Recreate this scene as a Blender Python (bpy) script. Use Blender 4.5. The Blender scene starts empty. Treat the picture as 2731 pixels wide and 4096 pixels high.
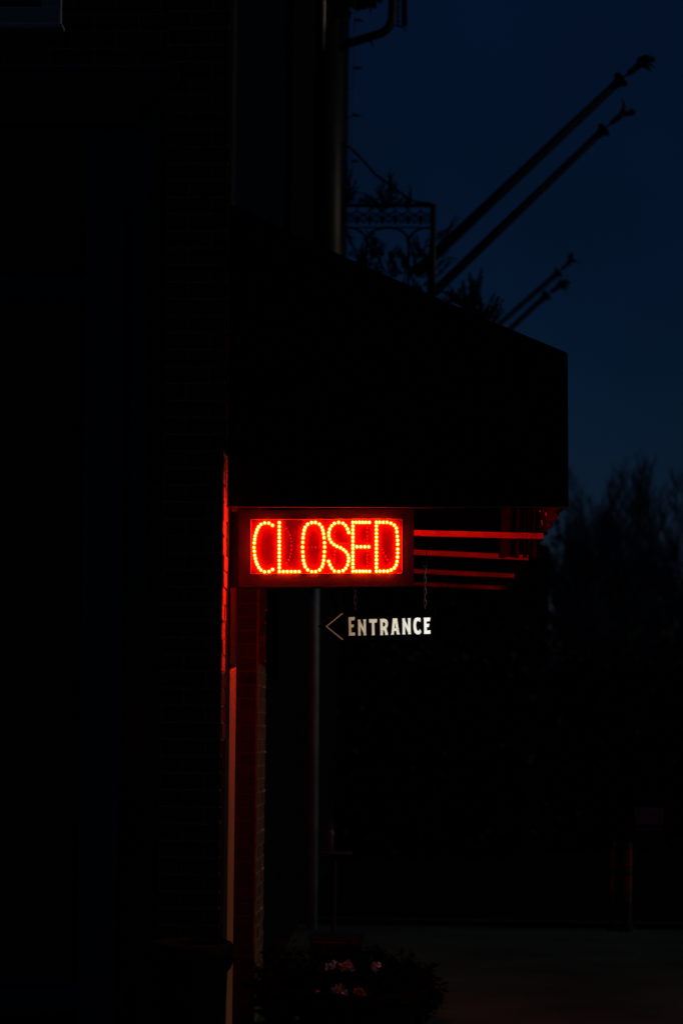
import bpy, bmesh, math, random
from mathutils import Vector, Matrix, Euler
random.seed(7)
S = bpy.context.scene
COL = S.collection
R = math.radians

# ------------------------------------------------------------------ camera
F, HY, CX = 7200.0, 2950.0, 1365.5          # focal length and horizon of the 2731 x 4096 frame
CAM = Vector((0, 0, 1.6))
yaw = math.atan((1600 - CX) / F)
ROLL = 0.0115
M = Matrix.Rotation(yaw, 3, 'Z') @ Matrix.Rotation(R(90), 3, 'X') @ Matrix.Rotation(ROLL, 3, 'Z')
def P(px, py, Y):
    """where a sight line of the survey photograph meets the vertical plane y = Y"""
    d = M @ Vector(((px - CX) / F, (HY - py) / F, -1.0))
    return CAM + d * (Y / d.y)
cam = bpy.data.cameras.new("camera")
co = bpy.data.objects.new("camera", cam); COL.objects.link(co)
co.matrix_world = Matrix.Translation(CAM) @ M.to_4x4()
cam.sensor_fit = 'VERTICAL'; cam.sensor_height = 36; cam.sensor_width = 24
cam.lens = F / 4096 * 36
cam.shift_y = (HY - 2048) / 4096
cam.clip_start = .1; cam.clip_end = 3000
cam.dof.use_dof = True; cam.dof.focus_distance = 8.3; cam.dof.aperture_fstop = 2.0
S.camera = co

# ------------------------------------------------------------------ materials
def mat(name, col, rough=.8, metal=0, emit=None, estr=0, noise=0, nscale=20, bump=0, bscale=60, spec=.5, coat=0):
    m = bpy.data.materials.new(name); m.use_nodes = True
    nt = m.node_tree; b = nt.nodes['Principled BSDF']
    b.inputs['Base Color'].default_value = (*col, 1)
    b.inputs['Roughness'].default_value = rough
    b.inputs['Metallic'].default_value = metal
    b.inputs['Specular IOR Level'].default_value = spec
    b.inputs['Coat Weight'].default_value = coat
    if emit:
        b.inputs['Emission Color'].default_value = (*emit, 1)
        b.inputs['Emission Strength'].default_value = estr
    tc = nt.nodes.new('ShaderNodeTexCoord')
    if noise:
        n = nt.nodes.new('ShaderNodeTexNoise'); n.inputs['Scale'].default_value = nscale; n.inputs['Detail'].default_value = 6
        nt.links.new(tc.outputs['Object'], n.inputs['Vector'])
        r = nt.nodes.new('ShaderNodeMapRange'); r.inputs[1].default_value = .3; r.inputs[2].default_value = .7
        r.inputs[3].default_value = 1 - noise; r.inputs[4].default_value = 1 + noise
        nt.links.new(n.outputs['Fac'], r.inputs[0])
        v = nt.nodes.new('ShaderNodeVectorMath'); v.operation = 'SCALE'; v.inputs[0].default_value = col
        nt.links.new(r.outputs[0], v.inputs['Scale']); nt.links.new(v.outputs[0], b.inputs['Base Color'])
    if bump:
        n2 = nt.nodes.new('ShaderNodeTexNoise'); n2.inputs['Scale'].default_value = bscale; n2.inputs['Detail'].default_value = 8
        nt.links.new(tc.outputs['Object'], n2.inputs['Vector'])
        bp = nt.nodes.new('ShaderNodeBump'); bp.inputs['Strength'].default_value = bump; bp.inputs['Distance'].default_value = .01
        nt.links.new(n2.outputs['Fac'], bp.inputs['Height']); nt.links.new(bp.outputs[0], b.inputs['Normal'])
    return m
def emis(name, col, s):
    m = bpy.data.materials.new(name); m.use_nodes = True; nt = m.node_tree; nt.nodes.clear()
    e = nt.nodes.new('ShaderNodeEmission'); o = nt.nodes.new('ShaderNodeOutputMaterial')
    e.inputs[0].default_value = (*col, 1); e.inputs[1].default_value = s
    nt.links.new(e.outputs[0], o.inputs[0]); return m

BRICK = mat('brick', (.10, .045, .03), .9, noise=.5, nscale=9, bump=.5, spec=.06)
BRICKM = mat('mortar', (.24, .21, .17), .95, noise=.2, bump=.4, spec=.06)
BRICK2 = mat('lit_pier_brick', (.14, .11, .05), .75, noise=.5, nscale=11, bump=.5)
WHITE = mat('white_paint', (.72, .72, .70), .55, noise=.06, nscale=6, bump=.1)
GLASS = mat('dark_glass', (.01, .012, .015), .08)
DRAPE = mat('drape', (.13, .13, .14), .9, noise=.2)
CANVAS = mat('awning_canvas', (.010, .010, .011), .9, noise=.2, bump=.15, bscale=200, spec=.06)
LINING = mat('awning_lining', (.02, .008, .007), .9, noise=.3, nscale=5)
HEM = mat('hem_binding', (.09, .04, .04), .8)
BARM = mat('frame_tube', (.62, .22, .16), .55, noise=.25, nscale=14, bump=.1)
BARW = mat('patchy_tube', (.55, .22, .15), .6, noise=.85, nscale=7, bump=.1)  # uneven tone for the two far crossbars
HOUS = mat('sign_housing', (.085, .045, .065), .5, noise=.15, bump=.15, bscale=150)
PANEL = mat('sign_face', (.20, .003, .002), .38, noise=.12, nscale=30)
LIP = mat('sign_lip', (.8, .25, .2), .4)
LED = emis('led_core', (1.0, .026, .0012), 110)
CORE = emis('led_tip', (1.0, .08, .05), 110)
LEDR = emis('led_rear', (1.0, .012, .004), 150)
HALO = emis('led_halo', (1.0, .26, .0), 1.7)  # glowing orange ring, in place of the blur round each lamp
DIM = mat('unlit_led', (.75, .10, .06), .25, emit=(1, .02, .01), estr=.25)  # small emission put in for the red light caught by unlit lamps
BLACK = mat('black_board', (.008, .007, .007), .45, bump=.05)
STEEL = mat('chain_steel', (1, .88, .66), .35, .3)
IRON = mat('wrought_iron', (.010, .010, .012), .6)
WALLD = mat('dark_stucco', (.035, .036, .04), .9, noise=.3, nscale=3, bump=.2, spec=.06)
WALLU = mat('upper_stucco', (.003, .008, .018), .9, noise=.25, nscale=2, bump=.2, spec=.06)
POLE = mat('pole_paint', (.010, .025, .06), .8, spec=.1, noise=.2)
FINIAL = mat('finial_metal', (.015, .014, .014), .7)
COLM = mat('column_paint', (.012, .010, .008), .5, noise=.3, nscale=5)
HILITE = mat('highlight_paint', (1, .92, .78), .25, 0, noise=.3, nscale=8)
LEAF = mat('leaf', (.002, .010, .004), .6, noise=.4, spec=.06)
LEAFD = mat('dark_leaf', (.014, .02, .014), .8, noise=.4, spec=.06)
BARK = mat('bark', (.03, .028, .028), .95)
TWIG = mat('hazy_twig', (.07, .11, .15), 1)  # bluish lift stands in for dusk haze over the trees
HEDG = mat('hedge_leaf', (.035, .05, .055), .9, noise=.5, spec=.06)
PINK = mat('petal_pink', (.34, .48, .38), .5)
PALE = mat('petal_pale', (.5, .92, .82), .4)
ORNG = mat('petal_orange', (.4, .26, .12), .5)
TERRA = mat('terracotta', (.012, .010, .008), .85, noise=.3, bump=.3, spec=.06)
URN = mat('urn_iron', (.005, .007, .008), .6, noise=.3, bump=.2, spec=.06)
SOIL = mat('soil', (.02, .014, .01), 1, spec=.06)
PAVE = mat('paving', (.065, .115, .092), .9, noise=.35, nscale=1.3, bump=.4, bscale=30, spec=.06)
LAWN = mat('lawn', (.002, .005, .004), 1, noise=.4, nscale=3, spec=.06)
KERB = mat('kerb_stone', (.012, .035, .035), .9, noise=.2)
POST = mat('post_paint', (.18, .30, .33), .5, noise=.25, nscale=6, bump=.1)
BANDO = mat('reflective_orange', (.16, .03, .01), .6)
BANDW = mat('reflective_white', (.05, .06, .05), .6)
BOARD = mat('notice_board', (.10, .12, .16), .5)
BODY = mat('building_core', (.01, .01, .01), 1, spec=.06)

# ------------------------------------------------------------------ mesh helpers
class MB:
    def __init__(s): s.v = []; s.f = []
    def add(s, vs, fs):
        k = len(s.v); s.v += [tuple(p) for p in vs]; s.f += [tuple(i + k for i in f) for f in fs]; return s
    def box(s, x0, x1, y0, y1, z0, z1):
        return s.add([(x0,y0,z0),(x1,y0,z0),(x1,y1,z0),(x0,y1,z0),(x0,y0,z1),(x1,y0,z1),(x1,y1,z1),(x0,y1,z1)],
                     [(0,3,2,1),(4,5,6,7),(0,1,5,4),(1,2,6,5),(2,3,7,6),(3,0,4,7)])
    def prism(s, pts, depth):
        """polygon of 3-D points pushed back by depth along y"""
        n = len(pts); a = [Vector(p) for p in pts]; b = [p + Vector((0, depth, 0)) for p in a]
        return s.add(a + b, [tuple(range(n)), tuple(range(2*n-1, n-1, -1))] + [(i, i+n, (i+1) % n + n, (i+1) % n) for i in range(n)])
    def tube(s, pts, r, n=8, closed=False):
        pts = [Vector(p) for p in pts]; m = len(pts)
        rs = r if isinstance(r, (list, tuple)) else [r] * m
        base = len(s.v); up = None
        for i, p in enumerate(pts):
            if closed: t = pts[(i+1) % m] - pts[i-1]
            else: t = pts[min(i+1, m-1)] - pts[max(i-1, 0)]
            t.normalize()
            if up is None: up = t.orthogonal().normalized()
            up = (up - t * up.dot(t))
            if up.length < 1e-5: up = t.orthogonal()
            up.normalize(); w = t.cross(up)
            for k in range(n):
                a = 2 * math.pi * k / n
                s.v.append(tuple(p + (up * math.cos(a) + w * math.sin(a)) * rs[i]))
        for i in range(m if closed else m - 1):
            j = (i + 1) % m
            for k in range(n):
                l = (k + 1) % n
                s.f.append((base+i*n+k, base+i*n+l, base+j*n+l, base+j*n+k))
        if not closed:
            s.f.append(tuple(base + k for k in range(n))[::-1]); s.f.append(tuple(base + (m-1)*n + k for k in range(n)))
        return s
    def lathe(s, prof, c, n=32):
        base = len(s.v); c = Vector(c)
        for r, z in prof:
            for k in range(n):
                a = 2*math.pi*k/n; s.v.append((c.x + r*math.cos(a), c.y + r*math.sin(a), c.z + z))
        for i in range(len(prof)-1):
            for k in range(n):
                l = (k+1) % n; s.f.append((base+i*n+k, base+i*n+l, base+(i+1)*n+l, base+(i+1)*n+k))
        s.f.append(tuple(base+k for k in range(n))[::-1]); s.f.append(tuple(base+(len(prof)-1)*n+k for k in range(n)))
        return s
    def blob(s, c, rx, ry, rz, rot=None, n=8, m=5):
        c = Vector(c); q = rot or Matrix.Identity(3); base = len(s.v)
        for i in range(1, m):
            t = math.pi*i/m
            for k in range(n):
                a = 2*math.pi*k/n
                s.v.append(tuple(c + q @ Vector((rx*math.sin(t)*math.cos(a), ry*math.sin(t)*math.sin(a), rz*math.cos(t)))))
        s.v.append(tuple(c + q @ Vector((0,0,rz)))); s.v.append(tuple(c + q @ Vector((0,0,-rz)))); T = len(s.v)-2
        for i in range(m-2):
            for k in range(n):
                l = (k+1) % n; s.f.append((base+i*n+k, base+(i+1)*n+k, base+(i+1)*n+l, base+i*n+l))
        for k in range(n):
            l = (k+1) % n; s.f.append((T, base+k, base+l)); s.f.append((T+1, base+(m-2)*n+l, base+(m-2)*n+k))
        return s
    def leaf(s, p, d, L, w):
        d = Vector(d).normalized(); o = d.orthogonal().normalized()
        o = Matrix.Rotation(random.uniform(0, 6.28), 3, d) @ o; p = Vector(p); nrm = d.cross(o)
        return s.add([p, p + d*L*.5 + o*w*.5 + nrm*w*.15, p + d*L, p + d*L*.5 - o*w*.5 + nrm*w*.15], [(0,1,2,3)])
    def build(s, name, m, parent=None, smooth=False, bevel=0):
        me = bpy.data.meshes.new(name); me.from_pydata(s.v, [], s.f); me.update()
        o = bpy.data.objects.new(name, me); COL.objects.link(o); me.materials.append(m)
        if smooth:
            for p in me.polygons: p.use_smooth = True
        if bevel:
            b = o.modifiers.new('bevel', 'BEVEL'); b.width = bevel; b.segments = 2; b.limit_method = 'ANGLE'
        if parent:
            o.parent = parent; o.matrix_parent_inverse = Matrix.Translation(-parent.location)
        return o
def thing(name, label, cat, loc=(0,0,0), group=None):
    o = bpy.data.objects.new(name, None); COL.objects.link(o); o.location = loc; o.empty_display_size = .1
    o['label'] = label; o['category'] = cat
    if group: o['group'] = group
    return o
def tag(o, label, cat, group=None):
    o['label'] = label; o['category'] = cat
    if group: o['group'] = group
    return o
def copy_tree(o, parent=None):
    c = o.copy(); COL.objects.link(c)
    if parent: c.parent = parent
    for ch in [x for x in bpy.data.objects if x.parent == o]: copy_tree(ch, c)
    return c

XF = P(890, 2300, 8.0).x                     # the plane of the street front

# ------------------------------------------------------------------ setting
g = MB(); g.add([(-300,-40,-.03),(300,-40,-.03),(300,900,-.03),(-300,900,-.03)], [(0,1,2,3)])
g.build('lawn', LAWN)['kind'] = 'structure'
g = MB().box(-8, 14, -6, 15.35, -.025, 0)
g.build('pavement', PAVE)['kind'] = 'structure'
g = MB().box(-1.3, 14, 15.37, 15.5, -.02, .05)
g.build('kerb', KERB)['kind'] = 'structure'

# ------------------------------------------------------------------ brick laying
def bricks_front(mb, x0, x1, z0, z1, Y, off=0, length=.2, course=.0755, jut=.004, proud=None):
    """running bond on a wall that faces the camera (normal -y)"""
    r = 0; z = z0
    while z < z1:
        x = x0 - (length/2 if r % 2 else 0) - off
        while x < x1:
            a, b = max(x + .005, x0 + .003), min(x + length - .005, x1 - .002)
            if b - a > .015:
                d = jut + random.uniform(-.0018, .0018)
                mb.box(a, b, Y - d, Y + .004, z + .005, min(z + course - .005, z1))
            x += length
        z += course; r += 1
def bricks_side(mb, y0, y1, z0, z1, X, length=.2, course=.0755, jut=.004):
    """running bond on the street front (normal +x)"""
    r = 0; z = z0
    while z < z1:
        y = y0 - (length/2 if r % 2 else 0)
        while y < y1:
            a, b = max(y + .005, y0 + .003), min(y + length - .005, y1 - .002)
            if b - a > .015:
                d = jut + random.uniform(-.003, .003)
                mb.box(X - .004, X + d, a, b, z + .005, min(z + course - .005, z1))
            y += length
        z += course; r += 1

# ------------------------------------------------------------------ near building
nb = thing('brick_building', 'dark red brick building end wall with tall shop window, filling the left side', 'building', (XF - 2, 8.2, 0))
xs = P(650, 2300, 8).x                        # edge of the shop opening
zs = P(300, 350, 8).z                         # head of the shop opening
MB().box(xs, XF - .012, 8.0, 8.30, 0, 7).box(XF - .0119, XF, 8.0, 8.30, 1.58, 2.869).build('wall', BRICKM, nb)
MB().box(XF - .0119, XF - .001, 8.001, 8.30, 0, 1.579).box(XF - .0119, XF - .001, 8.001, 8.30, 2.87, 7).build('wall', mat('unlit_mortar', (.03, .025, .02), .95, spec=.1), nb)  # mortar colour darkened where the sign's red light does not reach
MB().box(-6, xs - .001, 8.0, 8.30, zs, 7).build('wall', BRICKM, nb)
b = MB(); bricks_front(b, xs, XF, 0, 7, 8.0)
for k in range(93):                           # lumps of squeezed mortar and brick arrises along the corner
    z = k*.0755 + random.uniform(-.006, .006); s_ = random.choice([.3, .6, .8, 1, 1])
    b.blob((XF - .002, 8.0, z), .009*s_, .008, .010*random.uniform(.6, 1.3), n=6, m=4)
b.build('brickwork', BRICK, nb)
b = MB(); bricks_front(b, -3.2, xs - .001, zs + .10, 7, 8.0)
b.build('brickwork', BRICK, nb)
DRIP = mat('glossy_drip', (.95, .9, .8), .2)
EDGE = mat('red_lit_brick', (.62, .10, .07), .85, noise=.12, bump=.3)  # colour brightened to carry the sign's red light on the corner
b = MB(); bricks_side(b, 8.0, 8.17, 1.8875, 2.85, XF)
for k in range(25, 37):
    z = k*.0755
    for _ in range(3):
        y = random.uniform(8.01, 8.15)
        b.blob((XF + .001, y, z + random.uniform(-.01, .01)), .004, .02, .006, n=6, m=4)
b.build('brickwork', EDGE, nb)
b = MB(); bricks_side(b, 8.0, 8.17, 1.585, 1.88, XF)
b.build('brickwork', mat('half_lit_brick', (.05, .018, .014), .95, noise=.4), nb)  # darker colour step, fading the sign's red light down the corner
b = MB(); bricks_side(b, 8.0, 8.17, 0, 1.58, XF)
UNLIT = mat('unlit_brick', (.012, .008, .007), .95, noise=.3, spec=.1)  # dark colour stands in for brick beyond the sign's light
b.build('brickwork', UNLIT, nb)
b = MB(); bricks_side(b, 8.0, 8.17, 2.869, 7, XF); b.build('brickwork', UNLIT, nb)
MB().box(-6, xs + .05, 7.975, 7.99, zs, zs + .085).build('lintel', WALLD, nb, bevel=.004)
MB().box(-6, XF - .31, 8.301, 8.66, 0, 7).build('wall', BODY, nb)
# shop window
sw = MB().box(-3.2, xs, 8.20, 8.21, .45, zs).build('shop_window', GLASS, nb)
f = MB()
fx0, fx1 = P(330, 2300, 8.12).x, P(490, 2300, 8.12).x
f.box(fx0, fx1, 8.10, 8.19, 0, P(400, 800, 8.1).z)
f.box(-3.2, fx0 - .001, 8.12, 8.19, P(100, 1180, 8.1).z, P(100, 1100, 8.1).z)
f.box(-3.2, xs - .16, 8.11, 8.19, .35, .45)
f.box(-3.2, xs - .14, 8.13, 8.19, zs - .12, zs)
f.build('frame', mat('shop_frame', (.05, .06, .06), .6, noise=.15), sw, bevel=.006)
MB().box(xs - .09, xs - .001, 8.09, 8.19, 0, zs - .001).build('frame', WALLD, sw, bevel=.01)
d = MB()
nx = 60; x0 = -3.1; x1 = fx0 - .02
for i in range(nx):
    a = x0 + (x1-x0)*i/nx; c = x0 + (x1-x0)*(i+1)/nx
    y = lambda t: 8.19 - .008 + .006*math.sin(t*38)
    d.add([(a, y(a)+.0, .47), (c, y(c), .47), (c, y(c), zs-.13), (a, y(a), zs-.13)], [(0,1,2,3)])
d.build('panel', WALLD, sw)
# upper window
p0, p1 = P(255, 118, 7.95), P(165, 28, 7.95)
wf = MB().box(-3.2, p0.x, 7.93, 7.985, p0.z, p0.z + .02).box(-3.2, p0.x - .012, 7.945, 7.985, p0.z + .02, p1.z)\
    .box(p1.x, p0.x - .012, 7.95, 7.985, p1.z + .0005, 6.5)
w = MB().box(-3.2, p1.x, 7.965, 7.98, p1.z, 6.5).build('window', GLASS, nb)
wf.build('frame', mat('sash_paint', (.30, .36, .36), .6, noise=.1), w, bevel=.004)

# doorway casing board on the street front, slanted top shaped to a shadow edge
c0, c1 = P(914, 2697, 8.33), P(945, 2668, 8.67)
xc = XF + .006
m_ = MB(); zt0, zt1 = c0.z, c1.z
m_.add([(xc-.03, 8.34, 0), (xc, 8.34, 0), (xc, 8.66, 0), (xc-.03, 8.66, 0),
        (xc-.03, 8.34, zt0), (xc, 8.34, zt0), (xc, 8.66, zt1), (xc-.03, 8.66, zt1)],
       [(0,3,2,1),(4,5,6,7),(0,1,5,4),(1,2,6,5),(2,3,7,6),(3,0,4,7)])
m_.build('casing_or_added_strip', mat('casing_paint', (.50, .27, .11), .6, noise=.08, nscale=3), nb, bevel=.002)
DC = mat('shaded_casing', (.006, .008, .007), .8, noise=.2)  # near-black copy of the casing, shade put into the colour
MB().box(XF-.03, XF + .004, 8.34, 8.66, zt1 + .002, 3.29).build('casing_or_added_strip', DC, nb, bevel=.002)
MB().box(XF-.03, XF + .007, 8.15, 8.335, 0, 7).build('casing_or_added_strip', DC, nb, bevel=.003)  # added dark strip, narrows the lit brick and covers sunlit mortar

# ------------------------------------------------------------------ second building (pier, front, column)
sb = thing('stucco_building', 'long dark building front running back under the awning and balcony', 'building', (XF - 2, 14, 0))
MB().box(XF - 2.2, XF - .004, 10.0, 10.62, 0, 3.3).build('brick_pier', mat('dark_mortar', (.05, .05, .04), .9), sb)
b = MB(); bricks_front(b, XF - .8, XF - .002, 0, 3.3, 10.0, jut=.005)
b.build('brickwork', mat('shaded_brick', (.02, .03, .022), .9, noise=.5, nscale=9), sb)  # dim face of the pier, shade put into a darker brick colour
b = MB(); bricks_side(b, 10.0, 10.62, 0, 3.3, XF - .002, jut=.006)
b.build('brickwork', BRICK2, sb)  # same pier, lighter colour for its lamp-lit street side
s_ = MB()
for k in range(44):                          # glazed chips and proud mortar in the joints of the pier
    z = k*.0755
    s_.box(XF - .003, XF + .006, 10.02, 10.60, z - .004, z + .004)
s_.build('mortar_joint', mat('pale_mortar', (.26, .22, .15), .6, noise=.3), sb)
for k in (8, 11, 14, 17, 20, 22, 25, 27, 30, 31):
    z = k*.0755
    s_ = MB().blob((XF + .006, 10.5 + random.uniform(-.08, .08), z), .006, .05, .006, n=8, m=5)
    s_.build('mortar_chip', DRIP, sb, smooth=True)
MB().box(XF - 2.2, XF - .31, 8.67, 9.999, 0, 3.3).build('recess_wall', WALLD, sb)
MB().box(XF - 6, XF - .05, 10.63, 25, 0, 3.3).build('wall', BODY, sb)
MB().box(XF - 6, XF - .02, 8.31, 25, 3.301, 14).build('upper_wall', WALLU, sb)
# near-black pilaster on the upper wall
MB().box(XF - .019, XF + .02, 12.2, 15.2, 3.4, 14).build('pilaster', BODY, sb)
q = P(1262, 2500, 15.0)
MB().tube([(q.x, 15, 0), (q.x - .02, 15, 3.9)], .043, 16).build('post', POST, sb, smooth=True)
# round glossy column standing on the balcony
ca, cb = P(1307, 1500, 15.45), P(1307, -200, 15.45)
MB().tube([(ca.x, 15.45, 3.3), (cb.x, 15.45, cb.z)], .145, 48).build('column', COLM, sb, smooth=True)
pts = [P(1293, y_, 15.27) for y_ in (-200, 0, 100, 200)]
tp = MB().tube([(p.x, 15.30 - .005, p.z) for p in pts], [.022, .020, .014, .004], 12)
tp.build('column_highlight', HILITE, sb, smooth=True)  # added pale strip, stands in for a lamp highlight on the column
# capital leaves
b = MB()
for (x_, y_, r_) in [(1372,-10,.10),(1395,-20,.09),(1352,20,.07),(1412,-30,.10),(1440,-14,.05),(1475,-8,.05),(1500,-6,.045),(1450,-30,.07),(1350,50,.03),(1425,2,.04)]:
    p = P(x_, y_, 15.4)
    for _ in range(14):
        b.leaf(p + Vector((random.uniform(-r_, r_), random.uniform(-r_, r_), random.uniform(-r_, r_))), (random.uniform(-1,1), random.uniform(-1,1), random.uniform(-1,.3)), .09, .05)
    b.blob(p, r_*.8, r_*.8, r_*.8)
b.build('capital', IRON, sb)
tag(MB().tube([P(*a, 15.4) for a in [(1350,194),(1385,176),(1420,165),(1460,153),(1500,141),(1528,131),(1548,117),(1561,95),(1567,65),(1570,30),(1571,-20),(1572,-120)]], .037, 14).build('drainpipe', IRON, smooth=True),
    'black drainpipe elbow bending off the round column at the top', 'drainpipe')
b = MB(); 
for x_ in (1590, 1612, 1622): b.tube([P(x_, -60, 15.5), P(x_+1, 105, 15.5)], .008 if x_ < 1610 else .014, 8)
for k in range(8): b.tube([P(1590, -40+k*20, 15.5), P(1603, -30+k*20, 15.5), P(1618, -42+k*20, 15.5)], .004, 6)
b.tube([P(1572, 100, 15.5), P(1600, 104, 15.5), P(1622, 122, 15.5)], .006, 6)
tag(b.build('gutter_bracket', IRON), 'narrow black lattice bracket hanging beside the drainpipe at the top edge', 'bracket')
b = MB().tube([P(1480,165,15.4), P(1490,175,15.4), P(1492,188,15.4)], .009, 6)
tag(b.build('pipe_hook', IRON), 'small curled hook under the drainpipe elbow', 'hook')

# ------------------------------------------------------------------ awning
AY0, AY1 = 8.11, 12.5
aw = thing('awning', 'large black canvas awning sloping out from the brick wall over the signs', 'awning', (XF, 10, 2.6))
tw, tf, bf = P(926, 818, AY0), P(2270, 1412, AY0), P(2272, 2030, AY0)
bw = P(908, 2027, AY0)
n = 24
top = [tw.lerp(tf, i/n) - Vector((0, 0, .012*math.sin(math.pi*i/n))) for i in range(n+1)]
pl = top[:-1] + [tf + Vector((-.012,0,.006)), tf + Vector((-.002,0,-.006)), tf + Vector((0,0,-.02))] + [bf, bw]
MB().prism(pl, .004).build('side_panel', CANVAS, aw)
MB().prism([p + Vector((0, AY1-AY0, 0)) for p in pl], .004).build('side_panel', CANVAS, aw)
b = MB()
for i in range(n):
    a, c = top[i], top[i+1]; k0 = Vector((0, .004, 0)); k1 = Vector((0, AY1-AY0, 0))
    b.add([a+k0, c+k0, c+k1, a+k1], [(0,1,2,3)])
b.build('canopy', CANVAS, aw)
b = MB(); ny = 90                               # front valance with soft folds
for i in range(ny):
    def fp(j, z, w): y_ = AY0 + .004 + (AY1-AY0-.004)*j/ny; return (tf.x - .004 - (.006 + .012*math.sin(y_*19) + .006*math.sin(y_*43))*w, y_, z)
    b.add([fp(i, bf.z, 1), fp(i+1, bf.z, 1), fp(i+1, tf.z - .6, .3), fp(i, tf.z - .6, .3)], [(0,1,2,3)])
    b.add([fp(i, tf.z-.6, .3), fp(i+1, tf.z-.6, .3), fp(i+1, tf.z-.01, 0), fp(i, tf.z-.01, 0)], [(0,1,2,3)])
b.build('valance', LINING, aw)
b = MB().tube([bw + Vector((0,-.002,0)), P(1655, 2029, AY0) + Vector((0,-.002,0)), bf + Vector((0,-.002,0))], .0035, 8)
b.build('hem', HEM, aw, smooth=True)
for (yl, xr, yr, Y_, th) in [(2131, 2172, 2144, 9.1, 23), (2207, 2112, 2230, 10.03, 20), (2281, 2056, 2303, 11.1, 17), (2331, 2022, 2352, 12.0, 15)]:
    a, c = P(1100, yl - (yr-yl)*1.07, Y_), P(xr, yr, Y_); h = th*Y_/F/2
    b = MB().add([a+Vector((0,0,-h)), c+Vector((0,0,-h)), c+Vector((0,0,h)), a+Vector((0,0,h)),
                  a+Vector((0,.025,-h)), c+Vector((0,.025,-h)), c+Vector((0,.025,h)), a+Vector((0,.025,h))],
                 [(0,1,2,3),(7,6,5,4),(0,4,5,1),(1,5,6,2),(2,6,7,3),(3,7,4,0)])
    b.build('crossbar', BARM if Y_ < 11 else BARW, aw, bevel=.002)
# diagonal stay, curtain folds and hooks at the outer corner
MB().tube([P(2140, 2150, 9.3), P(2215, 2005, 9.0)], .008, 8).build('stay', IRON, aw, smooth=True)
for x0_, x1_ in ((1995, 2076), (2092, 2108), (2123, 2160)):
    b = MB(); nn = 8
    for i in range(nn):
        f0, f1 = i/nn, (i+1)/nn
        g0, g1 = P(x0_+(x1_-x0_)*f0, 2020, 9.6), P(x0_+(x1_-x0_)*f1, 2020, 9.6)
        y0_ = .02*math.sin(f0*9); y1_ = .02*math.sin(f1*9)
        b.add([(g0.x, 9.6+y0_, g0.z-.28), (g1.x, 9.6+y1_, g1.z-.28), (g1.x, 9.6+y1_, g1.z+.1), (g0.x, 9.6+y0_, g0.z+.1)], [(0,1,2,3)])
    b.build('curtain_fold', LINING, aw)
for (xa, ya, xb, yb) in ((2182, 2050, 2184, 2064), (2164, 2082, 2169, 2101), (2157, 2041, 2159, 2050)):
    MB().tube([P(xa, ya, 8.9), P(xb, yb, 8.9)], .0028, 8).build('hook', STEEL, aw, smooth=True)

# ------------------------------------------------------------------ CLOSED sign, lettered on both faces
SY = 8.22
def sp(px, py, d=0): 
    p = P(px, py, SY); return Vector((p.x, SY + d, p.z))
sg = thing('led_sign', 'rectangular light box spelling CLOSED in glowing red dotted letters', 'sign', (sp(1305, 2350).x, SY + .05, sp(1305, 2350).z))
def quad(l, t, r, b_): return [sp(*l), sp(*b_), sp(*r), sp(*t)]
outer = [sp(955, 2349), sp(1655, 2344), sp(1655, 2036), sp(955, 2041)]
inner = [sp(1004, 2295), sp(1608, 2293), sp(1607, 2076), sp(1004, 2078)]
DEP = .11
h = MB()
o4, i4 = outer, inner
k = Vector((0, DEP, 0)); e = Vector((0, .0015, 0)); e2 = Vector((0, DEP - .006, 0))
h.add(o4 + i4 + [p + k for p in o4] + [p + k for p in i4] + [p + e for p in i4] + [p + e2 for p in i4],
      [(0,1,5,4),(1,2,6,5),(2,3,7,6),(3,0,4,7),
       (8,12,13,9),(9,13,14,10),(10,14,15,11),(11,15,12,8),
       (0,8,9,1),(1,9,10,2),(2,10,11,3),(3,11,8,0),
       (4,5,17,16),(5,6,18,17),(6,7,19,18),(7,4,16,19),
       (12,20,21,13),(13,21,22,14),(14,22,23,15),(15,23,20,12)])
h.build('housing', HOUS, sg)
MB().add([p + e for p in i4], [(0,1,2,3)]).build('face_panel', PANEL, sg)
MB().add([p + e2 for p in i4], [(3,2,1,0)]).build('face_panel', PANEL, sg)
b = MB()
for i in range(4): b.tube([i4[i] + Vector((0,-.0005,0)), i4[(i+1) % 4] + Vector((0,-.0005,0))], .0011, 6)
b.build('face_edge', LIP, sg)
def L1(l): return [(980 + x/4.612, 2050 + y/4.612) for x, y in l]
def L2(l): return [(1300 + x/4.612, 2050 + y/4.612) for x, y in l]
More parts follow.
